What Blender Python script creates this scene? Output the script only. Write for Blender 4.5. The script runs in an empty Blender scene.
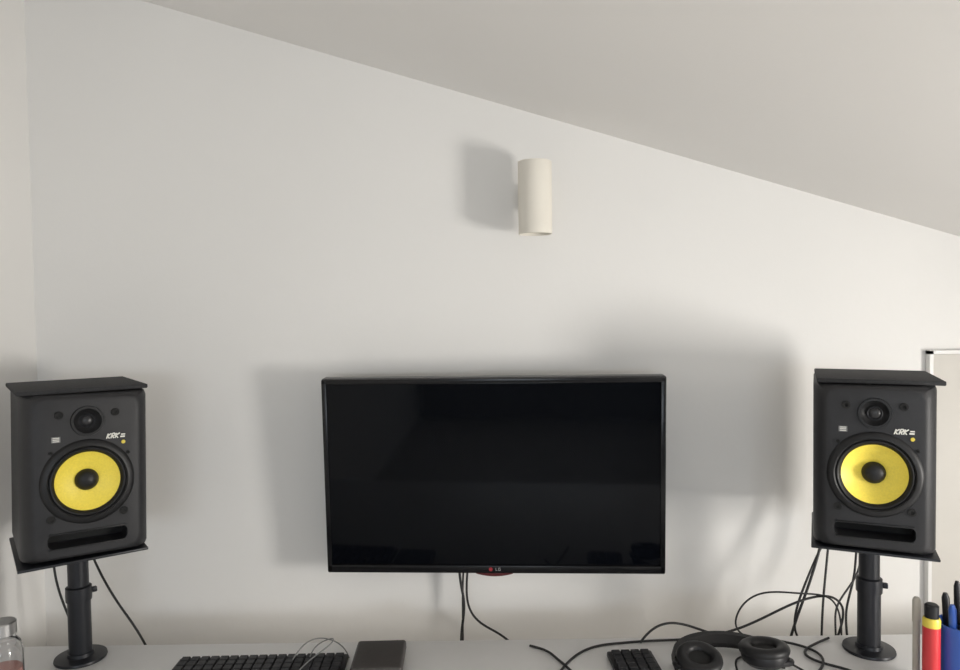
import bpy, bmesh, math, random
from mathutils import Vector, Matrix
random.seed(4)
S = bpy.context.scene
S.view_settings.view_transform = 'Standard'
S.view_settings.look = 'None'
S.view_settings.exposure = 0.0
COL = S.collection

# ---------------------------------------------------------------- materials
def mat(name, col, rough=0.5, metal=0.0, noise=0.0, nscale=20, bump=0.0, bscale=200, spec=0.5, trans=0.0, coat=0.0):
    m = bpy.data.materials.new(name); m.use_nodes = True
    nt = m.node_tree; b = nt.nodes['Principled BSDF']
    b.inputs['Base Color'].default_value = (*col, 1)
    b.inputs['Roughness'].default_value = rough
    b.inputs['Metallic'].default_value = metal
    b.inputs['Specular IOR Level'].default_value = spec
    b.inputs['Transmission Weight'].default_value = trans
    b.inputs['Coat Weight'].default_value = coat
    tc = nt.nodes.new('ShaderNodeTexCoord')
    if noise > 0:
        n = nt.nodes.new('ShaderNodeTexNoise'); n.inputs['Scale'].default_value = nscale
        n.inputs['Detail'].default_value = 5
        r = nt.nodes.new('ShaderNodeValToRGB')
        r.color_ramp.elements[0].color = (*[c*(1-noise) for c in col], 1)
        r.color_ramp.elements[1].color = (*[min(1, c*(1+noise)) for c in col], 1)
        r.color_ramp.elements[0].position = 0.3; r.color_ramp.elements[1].position = 0.7
        nt.links.new(tc.outputs['Object'], n.inputs['Vector'])
        nt.links.new(n.outputs['Fac'], r.inputs['Fac']); nt.links.new(r.outputs['Color'], b.inputs['Base Color'])
    if bump > 0:
        n2 = nt.nodes.new('ShaderNodeTexNoise'); n2.inputs['Scale'].default_value = bscale
        n2.inputs['Detail'].default_value = 4
        bp = nt.nodes.new('ShaderNodeBump'); bp.inputs['Strength'].default_value = bump
        bp.inputs['Distance'].default_value = 0.001
        nt.links.new(tc.outputs['Object'], n2.inputs['Vector'])
        nt.links.new(n2.outputs['Fac'], bp.inputs['Height']); nt.links.new(bp.outputs['Normal'], b.inputs['Normal'])
    return m

M_wall = mat('wall_paint', (0.81, 0.797, 0.775), 0.9, noise=0.012, nscale=2.5, bump=0.2, bscale=90, spec=0.2)
M_ceil = mat('ceiling_paint', (0.86, 0.845, 0.825), 0.9, noise=0.012, nscale=2, bump=0.15, bscale=90, spec=0.2)
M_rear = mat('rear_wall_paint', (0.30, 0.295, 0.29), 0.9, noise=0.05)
M_floor = mat('floor_wood', (0.46, 0.42, 0.37), 0.5, noise=0.15, nscale=6)
M_desk = mat('desk_laminate', (0.82, 0.815, 0.81), 0.45, noise=0.01, nscale=30)
M_trim = mat('trim_white', (0.8, 0.79, 0.77), 0.5)
M_door = mat('door_beige', (0.66, 0.63, 0.58), 0.6, noise=0.02, nscale=8)
M_cab = mat('speaker_vinyl', (0.018, 0.018, 0.020), 0.5, noise=0.1, nscale=60, bump=0.3, bscale=700, spec=0.38)
M_rubber = mat('rubber_black', (0.010, 0.010, 0.011), 0.45, spec=0.35)
M_dark = mat('recess_black', (0.004, 0.004, 0.004), 0.8)
M_yel = mat('cone_yellow', (0.90, 0.72, 0.09), 0.42, noise=0.06, nscale=300, bump=0.3, bscale=900)
M_dome = mat('tweeter_dome', (0.02, 0.02, 0.022), 0.35)
M_badge = mat('badge_silver', (0.75, 0.74, 0.68), 0.4)
M_foam = mat('foam_pad', (0.022, 0.022, 0.024), 0.85, noise=0.2, nscale=200, bump=0.5, bscale=600)
M_stand = mat('stand_steel', (0.018, 0.019, 0.023), 0.38, metal=0.2, spec=0.4)
M_tvf = mat('tv_bezel', (0.005, 0.005, 0.006), 0.25, spec=0.3)
M_scr = mat('tv_screen', (0.0022, 0.0028, 0.0042), 0.06, spec=0.14)
M_red = mat('logo_red', (0.30, 0.02, 0.03), 0.4)
M_grey = mat('logo_grey', (0.25, 0.25, 0.25), 0.4)
M_lamp = mat('lamp_cream', (0.78, 0.74, 0.66), 0.6, noise=0.02)
M_cable = mat('cable_black', (0.012, 0.012, 0.013), 0.5)
M_cgrey = mat('cable_grey', (0.18, 0.18, 0.18), 0.5)
M_kb = mat('keyboard_case', (0.014, 0.014, 0.016), 0.5)
M_key = mat('keycaps', (0.022, 0.022, 0.025), 0.5, spec=0.35)
M_hdd = mat('drive_case', (0.058, 0.053, 0.051), 0.5, noise=0.05, nscale=80, spec=0.35)
M_glass = mat('glass', (0.95, 0.96, 0.97), 0.03, trans=1.0)
M_pink = mat('liquid_pink', (0.65, 0.30, 0.25), 0.4)
M_steel = mat('cap_metal', (0.6, 0.6, 0.6), 0.3, metal=1)
M_blue = mat('plastic_blue', (0.03, 0.10, 0.42), 0.35)
M_redp = mat('plastic_red', (0.55, 0.03, 0.035), 0.35)
M_yelp = mat('plastic_yellow', (0.75, 0.60, 0.08), 0.4)
M_white = mat('plastic_beige', (0.55, 0.52, 0.46), 0.4)
M_black = mat('plastic_black', (0.010, 0.010, 0.012), 0.4, spec=0.35)

# ---------------------------------------------------------------- helpers
def finish(me, name, m, parent=None, smooth=False, loc=None, rot=None):
    ob = bpy.data.objects.new(name, me); COL.objects.link(ob)
    if m is not None and len(me.materials) == 0: me.materials.append(m)
    if smooth:
        for p in me.polygons: p.use_smooth = True
        try: me.set_sharp_from_angle(angle=math.radians(35))
        except Exception: pass
    if parent: ob.parent = parent
    if loc: ob.location = loc
    if rot: ob.rotation_euler = rot
    return ob

def bm_box(bm, c, s, bev=0.0, seg=2):
    r = bmesh.ops.create_cube(bm, size=1.0)
    vs = r['verts']
    for v in vs: v.co = Vector((v.co.x*s[0]+c[0], v.co.y*s[1]+c[1], v.co.z*s[2]+c[2]))
    if bev > 0:
        es = {e for v in vs for e in v.link_edges}
        bmesh.ops.bevel(bm, geom=list(es), offset=bev, segments=seg, profile=0.5, affect='EDGES')

def boxes(name, lst, m, parent=None, bev=0.0, seg=2, **k):
    bm = bmesh.new()
    for c, s in lst: bm_box(bm, c, s, bev, seg)
    me = bpy.data.meshes.new(name); bm.to_mesh(me); bm.free()
    return finish(me, name, m, parent, smooth=bev > 0, **k)

def prism_y(name, pts, y0, y1, m):
    bm = bmesh.new()
    a = [bm.verts.new((x, y0, z)) for x, z in pts]; b = [bm.verts.new((x, y1, z)) for x, z in pts]
    bm.faces.new(a); bm.faces.new(b[::-1]); n = len(pts)
    for i in range(n): bm.faces.new((a[i], b[i], b[(i+1) % n], a[(i+1) % n]))
    bmesh.ops.recalc_face_normals(bm, faces=bm.faces)
    me = bpy.data.meshes.new(name); bm.to_mesh(me); bm.free()
    return finish(me, name, m)

def lathe(name, prof, m, parent=None, axis='Z', loc=None, n=48, rot=None):
    """prof: list of (r, h); r=0 caps."""
    bm = bmesh.new(); rings = []
    for r, h in prof:
        if r < 1e-6:
            co = (0, 0, h) if axis == 'Z' else (0, h, 0)
            rings.append([bm.verts.new(co)])
        else:
            ring = []
            for i in range(n):
                a = 2*math.pi*i/n
                co = (r*math.cos(a), r*math.sin(a), h) if axis == 'Z' else (r*math.cos(a), h, r*math.sin(a))
                ring.append(bm.verts.new(co))
            rings.append(ring)
    for A, B in zip(rings, rings[1:]):
        if len(A) == 1 and len(B) == 1: continue
        for i in range(n):
            j = (i+1) % n
            if len(A) == 1: bm.faces.new((A[0], B[i], B[j]))
            elif len(B) == 1: bm.faces.new((A[i], A[j], B[0]))
            else: bm.faces.new((A[i], A[j], B[j], B[i]))
    bmesh.ops.recalc_face_normals(bm, faces=bm.faces)
    me = bpy.data.meshes.new(name); bm.to_mesh(me); bm.free()
    return finish(me, name, m, parent, smooth=True, loc=loc, rot=rot)

def empty(name, loc=(0, 0, 0), rot=(0, 0, 0)):
    e = bpy.data.objects.new(name, None); COL.objects.link(e)
    e.location = loc; e.rotation_euler = rot; e.empty_display_size = 0.05
    return e

def tube(name, pts, r, m, parent=None, res=10):
    cu = bpy.data.curves.new(name, 'CURVE'); cu.dimensions = '3D'
    sp = cu.splines.new('NURBS'); sp.points.add(len(pts)-1)
    for p, q in zip(sp.points, pts): p.co = (*q, 1)
    sp.order_u = 4 if len(pts) > 3 else 3; sp.use_endpoint_u = True; sp.resolution_u = res
    cu.bevel_depth = r; cu.bevel_resolution = 3; cu.use_fill_caps = True
    tmp = bpy.data.objects.new('tmp', cu); COL.objects.link(tmp)
    bpy.context.view_layer.update()
    me = bpy.data.meshes.new_from_object(tmp.evaluated_get(bpy.context.evaluated_depsgraph_get()))
    bpy.data.objects.remove(tmp)
    me.materials.clear()
    return finish(me, name, m, parent, smooth=True)

# ---------------------------------------------------------------- room
XL, XR, YB, YF = -1.018, 1.70, 1.65, -3.0
def zc(x): return 1.902-0.3005*x
prism_y('wall_back', [(XL-.1, -0.1), (XR+.1, -0.1), (XR+.1, zc(XR+.1)), (XL-.1, zc(XL-.1))], YB, YB+.1, M_wall)
# rear wall; its wide opening is added to let in fill light
RX0, RX1, RZ0, RZ1 = -0.75, 0.75, 1.0, 1.62
ra = prism_y('rear_a', [(XL-.1, -0.1), (RX0, -0.1), (RX0, zc(RX0)), (XL-.1, zc(XL-.1))], YF-.1, YF, M_rear)
rb = prism_y('rear_b', [(RX1, -0.1), (XR+.1, -0.1), (XR+.1, zc(XR+.1)), (RX1, zc(RX1))], YF-.1, YF, M_rear)
rc_ = prism_y('rear_c', [(RX0, -0.1), (RX1, -0.1), (RX1, RZ0), (RX0, RZ0)], YF-.1, YF, M_rear)
rd = prism_y('rear_d', [(RX0, RZ1), (RX1, RZ1), (RX1, zc(RX1)), (RX0, zc(RX0))], YF-.1, YF, M_rear)
wr = empty('wall_rear')
for o in (ra, rb, rc_, rd): o.parent = wr
prism_y('wall_left', [(XL-.1, -0.1), (XL, -0.1), (XL, zc(XL)), (XL-.1, zc(XL-.1))], YF, YB, M_wall)
prism_y('ceiling', [(XL-.1, zc(XL-.1)), (XR+.1, zc(XR+.1)), (XR+.1, zc(XR+.1)+.1), (XL-.1, zc(XL-.1)+.1)], YF-.1, YB+.1, M_ceil)
boxes('floor', [(((XL+XR)/2, (YF+YB)/2, -0.05), (XR-XL, YB-YF, 0.1))], M_floor)
# right knee wall with window opening
wy0, wy1, wz0, wz1 = 0.10, 0.56, 0.82, 1.26
def seg(y0, y1, z0, z1): return ((XR+.05, (y0+y1)/2, (z0+z1)/2), (0.1, y1-y0, z1-z0))
ztop = zc(XR+.1)
boxes('wall_right', [seg(YF, wy0, 0, ztop), seg(wy1, YB, 0, ztop), seg(wy0, wy1, 0, wz0), seg(wy0, wy1, wz1, ztop)], M_wall)
fr = 0.03
boxes('window_1', [((XR+.05, wy0+fr/2, (wz0+wz1)/2), (.06, fr, wz1-wz0)), ((XR+.05, wy1-fr/2, (wz0+wz1)/2), (.06, fr, wz1-wz0)),
                 ((XR+.05, (wy0+wy1)/2, wz0+fr/2), (.06, wy1-wy0, fr)), ((XR+.05, (wy0+wy1)/2, wz1-fr/2), (.06, wy1-wy0, fr))], M_trim)
yy = YF-.05
boxes('added_window_rear', [((RX0+fr/2, yy, (RZ0+RZ1)/2), (fr, .06, RZ1-RZ0)), ((RX1-fr/2, yy, (RZ0+RZ1)/2), (fr, .06, RZ1-RZ0)), ((0, yy, (RZ0+RZ1)/2), (fr, .06, RZ1-RZ0)),
                   ((0, yy, RZ0+fr/2), (RX1-RX0, .06, fr)), ((0, yy, RZ1-fr/2), (RX1-RX0, .06, fr))], M_trim)  # unseen window frame, added around the rear fill lamp
boxes('baseboard_back', [(((XL+1.0)/2, YB-.006, .04), (1.0-XL, .012, .08))], M_trim)
# eaves access door
door = empty('door_1', (1.030, YB, 0.0))
boxes('door_leaf', [((.28, -.0085, .70), (.56, .015, 1.21))], M_door, door, bev=.002)
boxes('door_edge_strip', [((-.004, -.009, .70), (.008, .016, 1.225)), ((.28, -.009, 1.309), (.576, .016, .008))], M_trim, door)
lathe('door_knob', [(0, -.060), (.012, -.059), (.016, -.047), (.008, -.037), (.008, -.015)], M_steel, door, axis='Y', loc=(.48, 0, .85))

# ---------------------------------------------------------------- desk
desk = empty('desk', (0.12, 1.07, 0))
boxes('desk_top', [((0, 0, .735), (2.2, .74, .03))], M_desk, desk, bev=.002)
boxes('desk_legs', [((sx*1.03, sy*.31, .36), (.05, .05, .72)) for sx in (-1, 1) for sy in (-1, 1)], M_trim, desk, bev=.003)
boxes('desk_rail', [((0, .31, .69), (2.0, .02, .06)), ((0, -.31, .69), (2.0, .02, .06))], M_trim, desk)

# ---------------------------------------------------------------- television
W, H = .738, .43
tv = empty('television', (0.024, 1.54, 1.061), (math.radians(3.0), 0, math.radians(-3.0)))
boxes('tv_housing', [((0, .018, 0), (W, .036, H))], M_tvf, tv, bev=.005, seg=3)
boxes('tv_back_bulge', [((0, .045, -.03), (.46, .03, .28))], M_tvf, tv, bev=.008)
boxes('tv_screen', [((0, -.0008, .004), (W-.026, .003, H-.034))], M_scr, tv)
b = .011
boxes('tv_bezel', [((0, -.002, H/2-b/2-.001), (W-.006, .006, b)), ((0, -.002, -H/2+b/2+.004), (W-.006, .006, b+.006)),
                   ((-W/2+b/2+.002, -.002, 0), (b, .006, H-.006)), ((W/2-b/2-.002, -.002, 0), (b, .006, H-.006))], M_tvf, tv, bev=.0015)
lathe('logo_dot', [(0, -.0062), (.0042, -.0062), (.0042, -.004)], M_red, tv, axis='Y', loc=(-.008, 0, -H/2+.0105), n=24)
boxes('logo_letters', [((.003, -.0055, -H/2+.0105), (.0012, .001, .006)), ((.0048, -.0055, -H/2+.008), (.003, .001, .0012)),
                       ((.009, -.0055, -H/2+.0105), (.0012, .001, .006)), ((.011, -.0055, -H/2+.0132), (.004, .001, .0012)),
                       ((.011, -.0055, -H/2+.0078), (.004, .001, .0012)), ((.0127, -.0055, -H/2+.009), (.0012, .001, .003))], M_grey, tv)
bm = bmesh.new(); top = []; bot = []
for i in range(17):
    t = -1+2*i/16; x = t*.040; d = .006*(1-t*t)
    top.append((x, -H/2+.002)); bot.append((x, -H/2-d))
ring = top+bot[::-1]
a = [bm.verts.new((x, -.004, z)) for x, z in ring]; c = [bm.verts.new((x, .006, z)) for x, z in ring]
bm.faces.new(a); bm.faces.new(c[::-1])
for i in range(len(ring)): bm.faces.new((a[i], c[i], c[(i+1) % len(ring)], a[(i+1) % len(ring)]))
bmesh.ops.recalc_face_normals(bm, faces=bm.faces)
me = bpy.data.meshes.new('logo_lip'); bm.to_mesh(me); bm.free()
finish(me, 'logo_lip', mat('lip_dark_red', (.08, .008, .01), .3), tv)
boxes('wall_bracket', [((0, .072, 0), (.12, .03, .12)), ((0, .095, 0), (.04, .024, .2))], M_stand, tv)

# ---------------------------------------------------------------- wall light (up/down cylinder)
wl = empty('wall_light', (0.1235, 1.572, 1.661))
R = .0365
prof = [(R-.003, -.055), (R-.003, -.077), (R-.002, -.0785), (R, -.0775), (R, .0775), (R-.002, .0785), (R-.003, .077), (R-.003, .055), (0, .055)]
lathe('shade', [(0, -.055)]+prof, M_lamp, wl, n=64)
boxes('wall_arm', [((0, .052, 0), (.03, .04, .05))], M_lamp, wl, bev=.002)
lathe('wall_rose', [(0, .066), (.028, .066), (.03, .068), (.03, .0775)], M_lamp, wl, axis='Y')
lathe('bulb_lens', [(0, .062), (.02, .06), (.022, .055)], M_white, wl)

# ---------------------------------------------------------------- studio speaker
def speaker(loc, ang, w=.197, roll=0):
    e = empty('studio_monitor_speaker', loc, (0, math.radians(roll), math.radians(ang)))
    d, h = .245, .30
    bm = bmesh.new()
    def ring(y, ix, iz, c=.012):
        x = w/2-ix; z0 = iz; z1 = h-iz
        pts = [(-x+c, z0), (-x+c*2.2, z0), (x-c*2.2, z0), (x-c, z0), (x-.3*c, z0+.3*c), (x, z0+c), (x, z1-c), (x-.3*c, z1-.3*c), (x-c, z1), (-x+c, z1), (-x+.3*c, z1-.3*c), (-x, z1-c), (-x, z0+c), (-x+.3*c, z0+.3*c)]
        return [bm.verts.new((px, y, pz)) for px, pz in pts]
    rs = [ring(d/2, .004, .004, .006), ring(d/2-.004, 0, 0, .006), ring(-d/2+.045, 0, 0, .008), ring(-d/2+.030, .0015, .0005, .010), ring(-d/2+.016, .006, .002, .013), ring(-d/2+.006, .013, .005, .016), ring(-d/2+.0015, .018, .008, .017), ring(-d/2, .023, .011, .018)]
    n = 14
    bm.faces.new(rs[0]); bm.faces.new(rs[-1][::-1])
    for A, B in zip(rs, rs[1:]):
        for i in range(n): bm.faces.new((A[i], A[(i+1) % n], B[(i+1) % n], B[i]))
    bmesh.ops.recalc_face_normals(bm, faces=bm.faces)
    me = bpy.data.meshes.new('cabinet'); bm.to_mesh(me); bm.free()
    cab = finish(me, 'cabinet', M_cab)
    f = -d/2
    cut = []
    zw, zt, zp = .140, .249, .038
    cut.append(lathe('c', [(0, f-.02), (.0635, f-.02), (.0635, f+.03), (0, f+.03)], None, axis='Y', loc=(0, 0, zw), n=64))
    cut.append(lathe('c', [(0, f-.02), (.0235, f-.02), (.0235, f+.02), (0, f+.02)], None, axis='Y', loc=(0, 0, zt), n=48))
    cut.append(boxes('c', [((0, f, zp), (.128, .09, .024))], None, bev=.008, seg=4))
    for c in cut:
        md = cab.modifiers.new('b', 'BOOLEAN'); md.object = c; md.operation = 'DIFFERENCE'; md.solver = 'EXACT'
    bpy.context.view_layer.update()
    nm = bpy.data.meshes.new_from_object(cab.evaluated_get(bpy.context.evaluated_depsgraph_get()))
    cab.modifiers.clear(); cab.data = nm
    nm.materials.clear(); nm.materials.append(M_cab)
    for p in nm.polygons: p.use_smooth = True
    nm.set_sharp_from_angle(angle=math.radians(25))
    for c in cut: bpy.data.objects.remove(c)
    cab.parent = e
    lathe('woofer_frame', [(.0625, f+.010), (.0625, f-.004), (.065, f-.0065), (.071, f-.0055), (.0755, f-.002), (.077, f+.002)], M_rubber, e, 'Y', (0, 0, zw), 64)
    sur = [(.0635-.0085*t/8, f-.0005-.0045*math.sin(math.pi*t/8)) for t in range(9)]
    lathe('woofer_surround', sur+[(.053, f+.002)], M_rubber, e, 'Y', (0, 0, zw), 64)
    lathe('woofer_cone', [(.056, f+.000), (.054, f+.002), (.045, f+.008), (.034, f+.0135), (.018, f+.019)], M_yel, e, 'Y', (0, 0, zw), 64)
    lathe('dust_cap', [(0, f+.004), (.006, f+.0045), (.012, f+.007), (.017, f+.011), (.0195, f+.0165), (.0195, f+.02)], M_rubber, e, 'Y', (0, 0, zw), 48)
    lathe('tweeter_waveguide', [(.0275, f+.001), (.0265, f-.003), (.0225, f-.003), (.019, f+.002), (.0145, f+.006), (.013, f+.0065)], M_rubber, e, 'Y', (0, 0, zt), 48)
    lathe('tweeter_dome', [(0, f-.001), (.005, f-.0003), (.009, f+.002), (.0125, f+.0055), (.014, f+.009)], M_dome, e, 'Y', (0, 0, zt), 32)
    lathe('tweeter_guard', [(.0105, f-.002), (.0115, f-.003), (.0125, f-.002)], M_stand, e, 'Y', (0, 0, zt), 32)
    boxes('port_dark', [((0, f+.043, zp), (.124, .002, .020))], M_dark, e)
    boxes('port_lip', [((0, f-.0005, zp+.0135), (.124, .004, .003)), ((0, f-.0005, zp-.0135), (.124, .004, .003))], M_rubber, e, bev=.001)
    for i, (x, z) in enumerate([(-.045, .262), (.045, .262), (-.058, .078), (.058, .078), (-.058, .196), (.066, .186)]):
        r = .0068 if i < 4 else .003
        lathe('screw_%d' % i, [(0, f-.0002), (r*.45, f-.0004), (r*.5, f-.002), (r, f-.002), (r*1.1, f+.001)], M_dark, e, 'Y', (x, 0, z), 20)
    boxes('level_label', [((-.050, f-.0004, .219), (.014, .001, .010))], M_cgrey, e)
    boxes('level_marks', [((-.050, f-.001, .219+k*.003), (.010, .0006, .0012)) for k in (-1, 0, 1)], M_badge, e)
    # slanted three-letter badge made of strokes + small suffix
    bm = bmesh.new()
    def stroke(x0, z0, x1, z1, t=.0011):
        sh = .35
        p0 = Vector((x0+sh*z0, 0, z0)); p1 = Vector((x1+sh*z1, 0, z1))
        dd = (p1-p0).normalized(); nn = Vector((-dd.z, 0, dd.x))*t
        vs = [bm.verts.new((q.x+.030, f-.0013, q.z+.214)) for q in (p0-nn, p1-nn, p1+nn, p0+nn)]
        bm.faces.new(vs)
    hgt = .009
    for x in (0, .014):
        stroke(x, 0, x, hgt); stroke(x, hgt*.5, x+.005, hgt); stroke(x, hgt*.5, x+.005, 0)
    x = .007
    stroke(x, 0, x, hgt); stroke(x, hgt, x+.004, hgt); stroke(x+.0045, hgt, x+.0045, hgt*.5); stroke(x, hgt*.5, x+.004, hgt*.5); stroke(x+.001, hgt*.5, x+.005, 0)
    stroke(.022, .002, .030, .002, .0014); stroke(.022, .006, .029, .006, .0012)
    me = bpy.data.meshes.new('badge'); bm.to_mesh(me); bm.free()
    finish(me, 'badge', M_badge, e)
    lathe('power_led', [(0, f-.002), (.0032, f-.0018), (.0036, f)], M_yelp, e, 'Y', (.058, 0, .206), 16)
    return e

def stand(loc, ang, hh, pw):
    e = empty('speaker_stand', loc, (0, 0, math.radians(ang)))
    lathe('base_disc', [(0, 0), (.046, 0), (.047, .002), (.046, .0055), (.024, .0075), (.023, .014), (0, .014)], M_stand, e, n=64)
    lathe('pole_lower', [(0, .005), (.0205, .005), (.0205, hh*.55), (0, hh*.55)], M_stand, e)
    lathe('pole_collar', [(0, hh*.50), (.023, hh*.505), (.0235, hh*.56), (.023, hh*.62), (.019, hh*.63), (0, hh*.63)], M_stand, e)
    lathe('pole_upper', [(0, hh*.5), (.0185, hh*.5), (.0185, hh-.012), (.026, hh-.008), (0, hh-.006)], M_stand, e)
    boxes('clamp_knob', [((.026, 0, hh*.57), (.012, .010, .010))], M_stand, e, bev=.002)
    boxes('platform', [((0, 0, hh-.0025), (pw, .238, .005))], M_stand, e, bev=.0015)
    return e

DZ = .75
hs = .229
st1 = stand((-.790, 1.387, DZ), 36, hs, .210)
s1 = speaker((-.785, 1.387, DZ+hs+.0022), 36, w=.208, roll=1.2)
stand((.746, 1.375, DZ), -25, hs, .203)
s2 = speaker((.746, 1.375, DZ+hs), -25, w=.197)
for s, off, wd in ((s1, (-.004, .004), .212), (s2, (.006, .002), .202)):
    p = boxes('top_pad', [((0, 0, .004), (wd, .222, .008))], M_foam, s, bev=.002)
    p.location = (off[0], off[1], .2995); p.rotation_euler = (0, math.radians(.3 if s is s2 else -1.0), math.radians(1.2))

# ---------------------------------------------------------------- cables
rc = .0024
tv_c = empty('television_cable')
tube('strand_1', [(-.05, 1.60, .98), (-.062, 1.605, .83), (-.036, 1.60, .767), (-.054, 1.60, .70), (-.052, 1.60, .60), (-.06, 1.60, .3), (-.05, 1.58, .01)], .003, M_cable, tv_c)
tube('strand_2', [(-.02, 1.60, .98), (-.034, 1.60, .85), (-.05, 1.598, .745), (.01, 1.60, .70), (.085, 1.60, .665), (.15, 1.60, .5), (.12, 1.58, .01)], .0025, M_cable, tv_c)
tube('strand_3', [(-.03, 1.61, .98), (-.048, 1.61, .83), (-.047, 1.61, .75), (-.05, 1.61, .6), (-.04, 1.60, .01)], .0022, M_cable, tv_c)
sc = empty('speaker_cable')
tube('power_lead', [(-.87, 1.51, 1.05), (-.855, 1.53, .95), (-.825, 1.51, .893), (-.768, 1.50, .80), (-.700, 1.50, .713), (-.64, 1.5, .5), (-.65, 1.5, .01)], rc, M_cable, sc)
tube('audio_lead', [(-.88, 1.51, 1.05), (-.92, 1.53, .97), (-.918, 1.51, .888), (-.885, 1.50, .80), (-.85, 1.50, .72), (-.83, 1.5, .5), (-.80, 1.5, .01)], rc, M_cable, sc)
sc2 = empty('speaker_cable')
dc = empty('desk_cable')
def T(n, pts, r=rc, p=None): tube(n, pts, r, M_cable, p or sc2)
T('power_lead', [(.80, 1.51, 1.05), (.735, 1.53, .95), (.715, 1.51, .899), (.677, 1.50, .80), (.641, 1.50, .711), (.60, 1.5, .5), (.6, 1.5, .01)], .0028)
T('audio_lead', [(.80, 1.51, 1.05), (.745, 1.53, .95), (.732, 1.51, .899), (.716, 1.50, .80), (.713, 1.50, .70), (.71, 1.5, .5), (.7, 1.5, .01)])
T('lead_3', [(.79, 1.51, 1.05), (.725, 1.53, .90), (.69, 1.50, .86), (.655, 1.49, .79), (.648, 1.49, .73), (.68, 1.49, .70), (.68, 1.5, .5), (.66, 1.5, .01)])
T('lead_4', [(.82, 1.51, 1.05), (.80, 1.53, .92), (.795, 1.51, .85), (.760, 1.50, .777), (.770, 1.50, .71), (.79, 1.5, .5), (.79, 1.5, .01)])
T('lead_5', [(.81, 1.51, 1.05), (.81, 1.51, .88), (.78, 1.50, .83), (.725, 1.48, .79), (.74, 1.48, .72), (.74, 1.5, .5), (.74, 1.5, .01)], .002)
T('lead_6', [(.72, 1.47, .70), (.745, 1.46, .775), (.733, 1.45, .817), (.69, 1.44, .836), (.612, 1.42, .825), (.514, 1.41, .777), (.42, 1.42, .7535), (.33, 1.42, .7535), (.27, 1.41, .7535), (.199, 1.40, .7535), (.15, 1.33, .7535), (.13, 1.28, .7535)], rc, dc)
T('lead_7', [(.56, 1.41, .7535), (.50, 1.42, .757), (.498, 1.42, .81), (.55, 1.42, .855), (.633, 1.42, .843), (.71, 1.44, .835), (.735, 1.455, .77), (.74, 1.47, .70), (.75, 1.5, .4), (.76, 1.5, .01)], .0018, dc)
T('lead_8', [(.09, 1.405, .7535), (.126, 1.385, .7535), (.13, 1.36, .7535), (.165, 1.30, .7535), (.19, 1.2, .7535)], rc, dc)
T('lead_9', [(.31, 1.41, .7535), (.34, 1.42, .79), (.40, 1.425, .79), (.46, 1.425, .757), (.56, 1.42, .7535), (.62, 1.40, .7535), (.66, 1.34, .7535), (.60, 1.28, .7535)], rc, dc)
T('lead_10', [(.69, 1.42, .7535), (.64, 1.39, .7535), (.60, 1.36, .7535), (.63, 1.31, .7535), (.68, 1.29, .7535), (.70, 1.22, .7535)], rc, dc)

# ---------------------------------------------------------------- keyboards
def keyboard(name, loc, ang, cols, rows, p, dpt=None):
    w = cols*p+.012; d = rows*p+.012
    e = empty(name, loc, (0, 0, math.radians(ang)))
    boxes('case', [((0, 0, .0055), (w, d, .011))], M_kb, e, bev=.003)
    ks = []
    for r in range(rows):
        y = (r-(rows-1)/2)*p
        if r == 0 and cols > 8:
            x = -cols*p/2
            for wd in (1.25, 1.25, 1.25, cols-10, 1.25, 1.25, 1.25, 1.25, 1.25, 0):
                if wd <= 0: continue
                ks.append(((x+wd*p/2, y, .0135), (wd*p-.003, p-.003, .007))); x += wd*p
        else:
            for c in range(cols):
                ks.append((((c-(cols-1)/2)*p, y, .0135), (p-.0025, p-.0025, .007)))
    boxes('keys', ks, M_key, e, bev=.0012, seg=1)
    return e
keyboard('keyboard', (-.421, 1.303, DZ), 1.5, 17, 6, .0182)
keyboard('numeric_keypad', (.280, 1.303, DZ), 2, 4, 6, .0185)
gc = empty('earphone_cable')
tube('wire', [(-.33, 1.34, .7685), (-.33, 1.37, .775), (-.31, 1.40, .775), (-.29, 1.39, .782), (-.30, 1.36, .776), (-.33, 1.33, .7685), (-.34, 1.28, .7685)], .0012, M_cgrey, gc)
tube('wire_2', [(-.36, 1.33, .7685), (-.35, 1.38, .785), (-.31, 1.41, .778), (-.275, 1.40, .760), (-.262, 1.37, .7515)], .0012, M_cgrey, gc)

# ---------------------------------------------------------------- portable drive
hd = empty('portable_hard_drive', (-.199, 1.337, DZ), (0, 0, math.radians(1.5)))
boxes('drive_shell', [((0, 0, .015), (.095, .115, .020))], M_hdd, hd, bev=.006, seg=4)
boxes('drive_base', [((0, 0, .003), (.086, .106, .006))], M_black, hd, bev=.001)

# ---------------------------------------------------------------- headphones
hp = empty('headphones', (.436, 1.298, DZ))
def cup(n, x, y, z, ry, rz, s=1.0):
    g = bpy.data.objects.new(n, None); COL.objects.link(g); g.parent = hp
    g.location = (x, y, z); g.rotation_euler = (ry, 0, rz); g.scale = (s, s, s)
    lathe(n+'_shell', [(0, -.004), (.028, -.003), (.036, .004), (.038, .014), (.036, .02), (0, .02)], M_black, g, n=40)
    pr = [(.020, .02)]+[(.030+.011*math.cos(a), .022+.009*math.sin(a)) for a in [math.pi-i*math.pi/8 for i in range(9)]]+[(.040, .018)]
    lathe(n+'_cushion', pr, M_rubber, g, n=40)
    lathe(n+'_grille', [(0, .024), (.021, .022)], M_dark, g, n=32)
cup('ear_cup_a', -.050, -.02, .018, math.radians(15), 0)
cup('ear_cup_b', .078, .0, .018, math.radians(-6), math.radians(20), 1.1)
arc = []
for i in range(21):
    a = math.pi*(i/20)
    arc.append((.014-.098*math.cos(a), .0+.085*math.sin(a), .018+.004*math.sin(a)))
bm = bmesh.new(); prev = None
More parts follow.
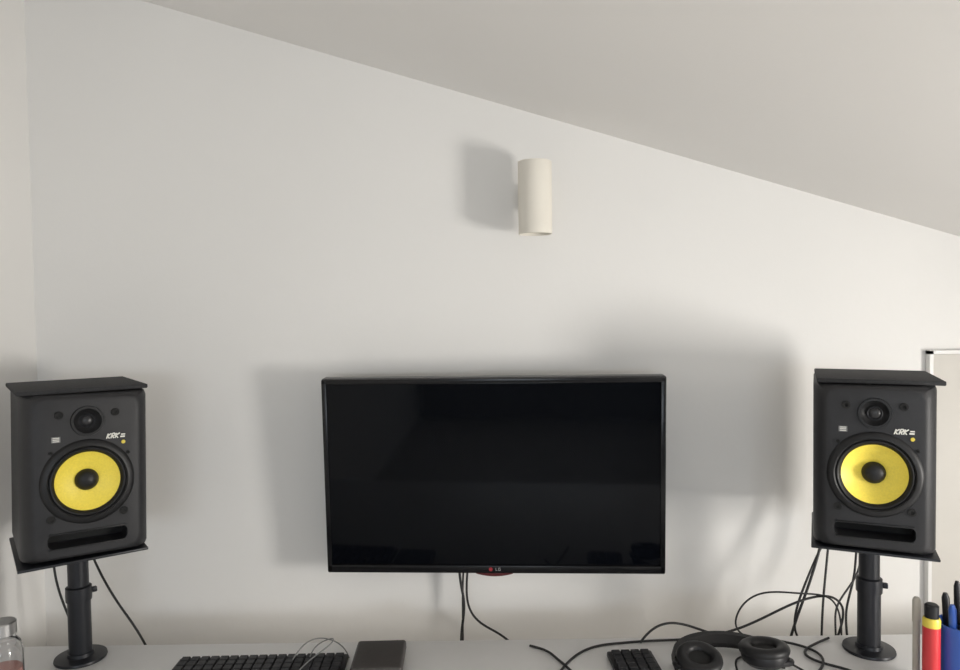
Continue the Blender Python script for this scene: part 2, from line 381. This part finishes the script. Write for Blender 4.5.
for i, q in enumerate(arc):
    a = math.pi*(i/20); n = Vector((-math.cos(a), math.sin(a), 0))
    q = Vector(q); k = 1+.8*math.sin(a)
    r = [bm.verts.new(q+n*dx*k+Vector((0, 0, dz))) for dx, dz in ((-.004, -.013), (.003, -.014), (.006, 0), (.003, .014), (-.004, .013), (-.010, 0))]
    if prev:
        for k2 in range(6): bm.faces.new((prev[k2], prev[(k2+1) % 6], r[(k2+1) % 6], r[k2]))
    else: bm.faces.new(r)
    prev = r
bm.faces.new(prev[::-1]); bmesh.ops.recalc_face_normals(bm, faces=bm.faces)
me = bpy.data.meshes.new('headband'); bm.to_mesh(me); bm.free()
finish(me, 'headband', M_rubber, hp, smooth=True)
tube('yoke_a', [(-.084, 0, .022), (-.098, -.02, .026), (-.092, -.035, .026), (-.06, -.03, .028)], .005, M_black, hp)
tube('yoke_b', [(.112, 0, .022), (.128, -.01, .026), (.122, -.03, .026), (.085, -.03, .028)], .005, M_black, hp)
tube('lead', [(-.05, -.05, .02), (-.02, -.07, .01), (.02, -.05, .004), (.03, .03, .004), (.05, .05, .004), (.09, .06, .004), (.13, .04, .004), (.15, -.02, .004)], .002, M_cable, hp)

# ---------------------------------------------------------------- glass jar
j = empty('glass_jar', (-.842, 1.24, DZ))
lathe('jar_glass', [(0, 0), (.028, 0), (.031, .004), (.031, .085), (.027, .100), (.020, .108), (.020, .122), (.0185, .122), (.0185, .108), (.0255, .098), (.029, .084), (.029, .006), (.026, .003), (0, .003)], M_glass, j)
lathe('jar_contents', [(0, .0035), (.0255, .0035), (.0285, .008), (.0285, .055), (0, .055)], M_pink, j)
lathe('jar_lid', [(0, .138), (.020, .138), (.022, .136), (.022, .116), (.0205, .116), (.0205, .123), (0, .123)], M_steel, j)

# ---------------------------------------------------------------- pens
pc = empty('pen_holder', (.812, 1.205, DZ))
lathe('cup', [(0, 0), (.032, 0), (.0345, .003), (.037, .124), (.0375, .127), (.0355, .127), (.0325, .006), (0, .006)], M_blue, pc)
def pen(n, x, y, tx, ty, L, r, m, mc, par):
    lathe(n, [(0, 0), (r*.4, .004), (r, .015), (r, L*.62), (r*.98, L*.62)], m, par, n=20, loc=(x, y, .008), rot=(tx, ty, 0))
    lathe(n+'_cap', [(r*1.05, L*.6), (r*1.15, L*.605), (r*1.1, L*.95), (r*.6, L), (0, L)], mc, par, n=20, loc=(x, y, .008), rot=(tx, ty, 0))
pen('pen_1', .012, .0, .05, .03, .172, .0055, M_black, M_black, pc)
pen('pen_2', -.010, .010, -.04, -.05, .165, .0055, M_black, M_black, pc)
pen('pen_3', -.002, -.012, .10, -.04, .158, .0048, M_cgrey, M_blue, pc)
pen('pen_4', -.014, -.006, .04, -.07, .156, .0055, M_blue, M_blue, pc)
pen('pen_5', .004, .014, -.06, .02, .182, .0048, M_steel, M_black, pc)
mk = empty('marker_pen', (.757, 1.20, DZ))
lathe('barrel', [(0, 0), (.0125, 0), (.0135, .002), (.0135, .125), (0, .125)], M_redp, mk, n=32)
lathe('band', [(.0137, .125), (.0138, .136), (.012, .140), (0, .140)], M_yelp, mk, n=32)
lathe('cap', [(0, .136), (.0105, .138), (.011, .160), (.008, .163), (0, .163)], M_black, mk, n=32)
m2 = empty('marker_pen', (.765, 1.255, DZ))
lathe('barrel', [(0, 0), (.0055, 0), (.006, .002), (.006, .11), (0, .11)], M_white, m2, n=24)
lathe('cap', [(0, .108), (.0068, .108), (.0068, .147), (.004, .152), (0, .152)], M_white, m2, n=24)

# ---------------------------------------------------------------- light
def area(name, loc, rot, sx, sy, power, col):
    l = bpy.data.lights.new(name, 'AREA'); l.shape = 'RECTANGLE'; l.size = sx; l.size_y = sy
    l.energy = power; l.color = col
    o = bpy.data.objects.new(name, l); COL.objects.link(o); o.location = loc; o.rotation_euler = rot
    return o
area('window_daylight_side', (XR+.03, (wy0+wy1)/2, (wz0+wz1)/2), (0, math.radians(90), 0), wz1-wz0-.06, wy1-wy0-.06, 29, (1.0, .965, .91))
area('fill_light_rear', ((RX0+RX1)/2, YF-.03, (RZ0+RZ1)/2), (math.radians(90), 0, 0), RX1-RX0-.06, RZ1-RZ0-.06, 25, (.84, .92, 1.0))  # added fill lamp behind the camera, lifts levels and softens shadows
w = bpy.data.worlds.new('world'); S.world = w; w.use_nodes = True
w.node_tree.nodes['Background'].inputs['Color'].default_value = (.55, .65, .8, 1)
w.node_tree.nodes['Background'].inputs['Strength'].default_value = 1.0

# ---------------------------------------------------------------- camera
cd = bpy.data.cameras.new('camera'); cam = bpy.data.objects.new('camera', cd); COL.objects.link(cam)
cd.sensor_width = 36; cd.lens = 36*720/960; cd.clip_start = .02
th, ro = math.radians(2.0), math.radians(-0.8)
fwd = Vector((0, math.cos(th), -math.sin(th))); up = Vector((0, math.sin(th), math.cos(th))); rt = Vector((1, 0, 0))
m3 = Matrix((rt, up, -fwd)).transposed() @ Matrix.Rotation(ro, 3, 'Z')
cam.matrix_world = Matrix.Translation((0, 0, 1.42)) @ m3.to_4x4()
S.camera = cam
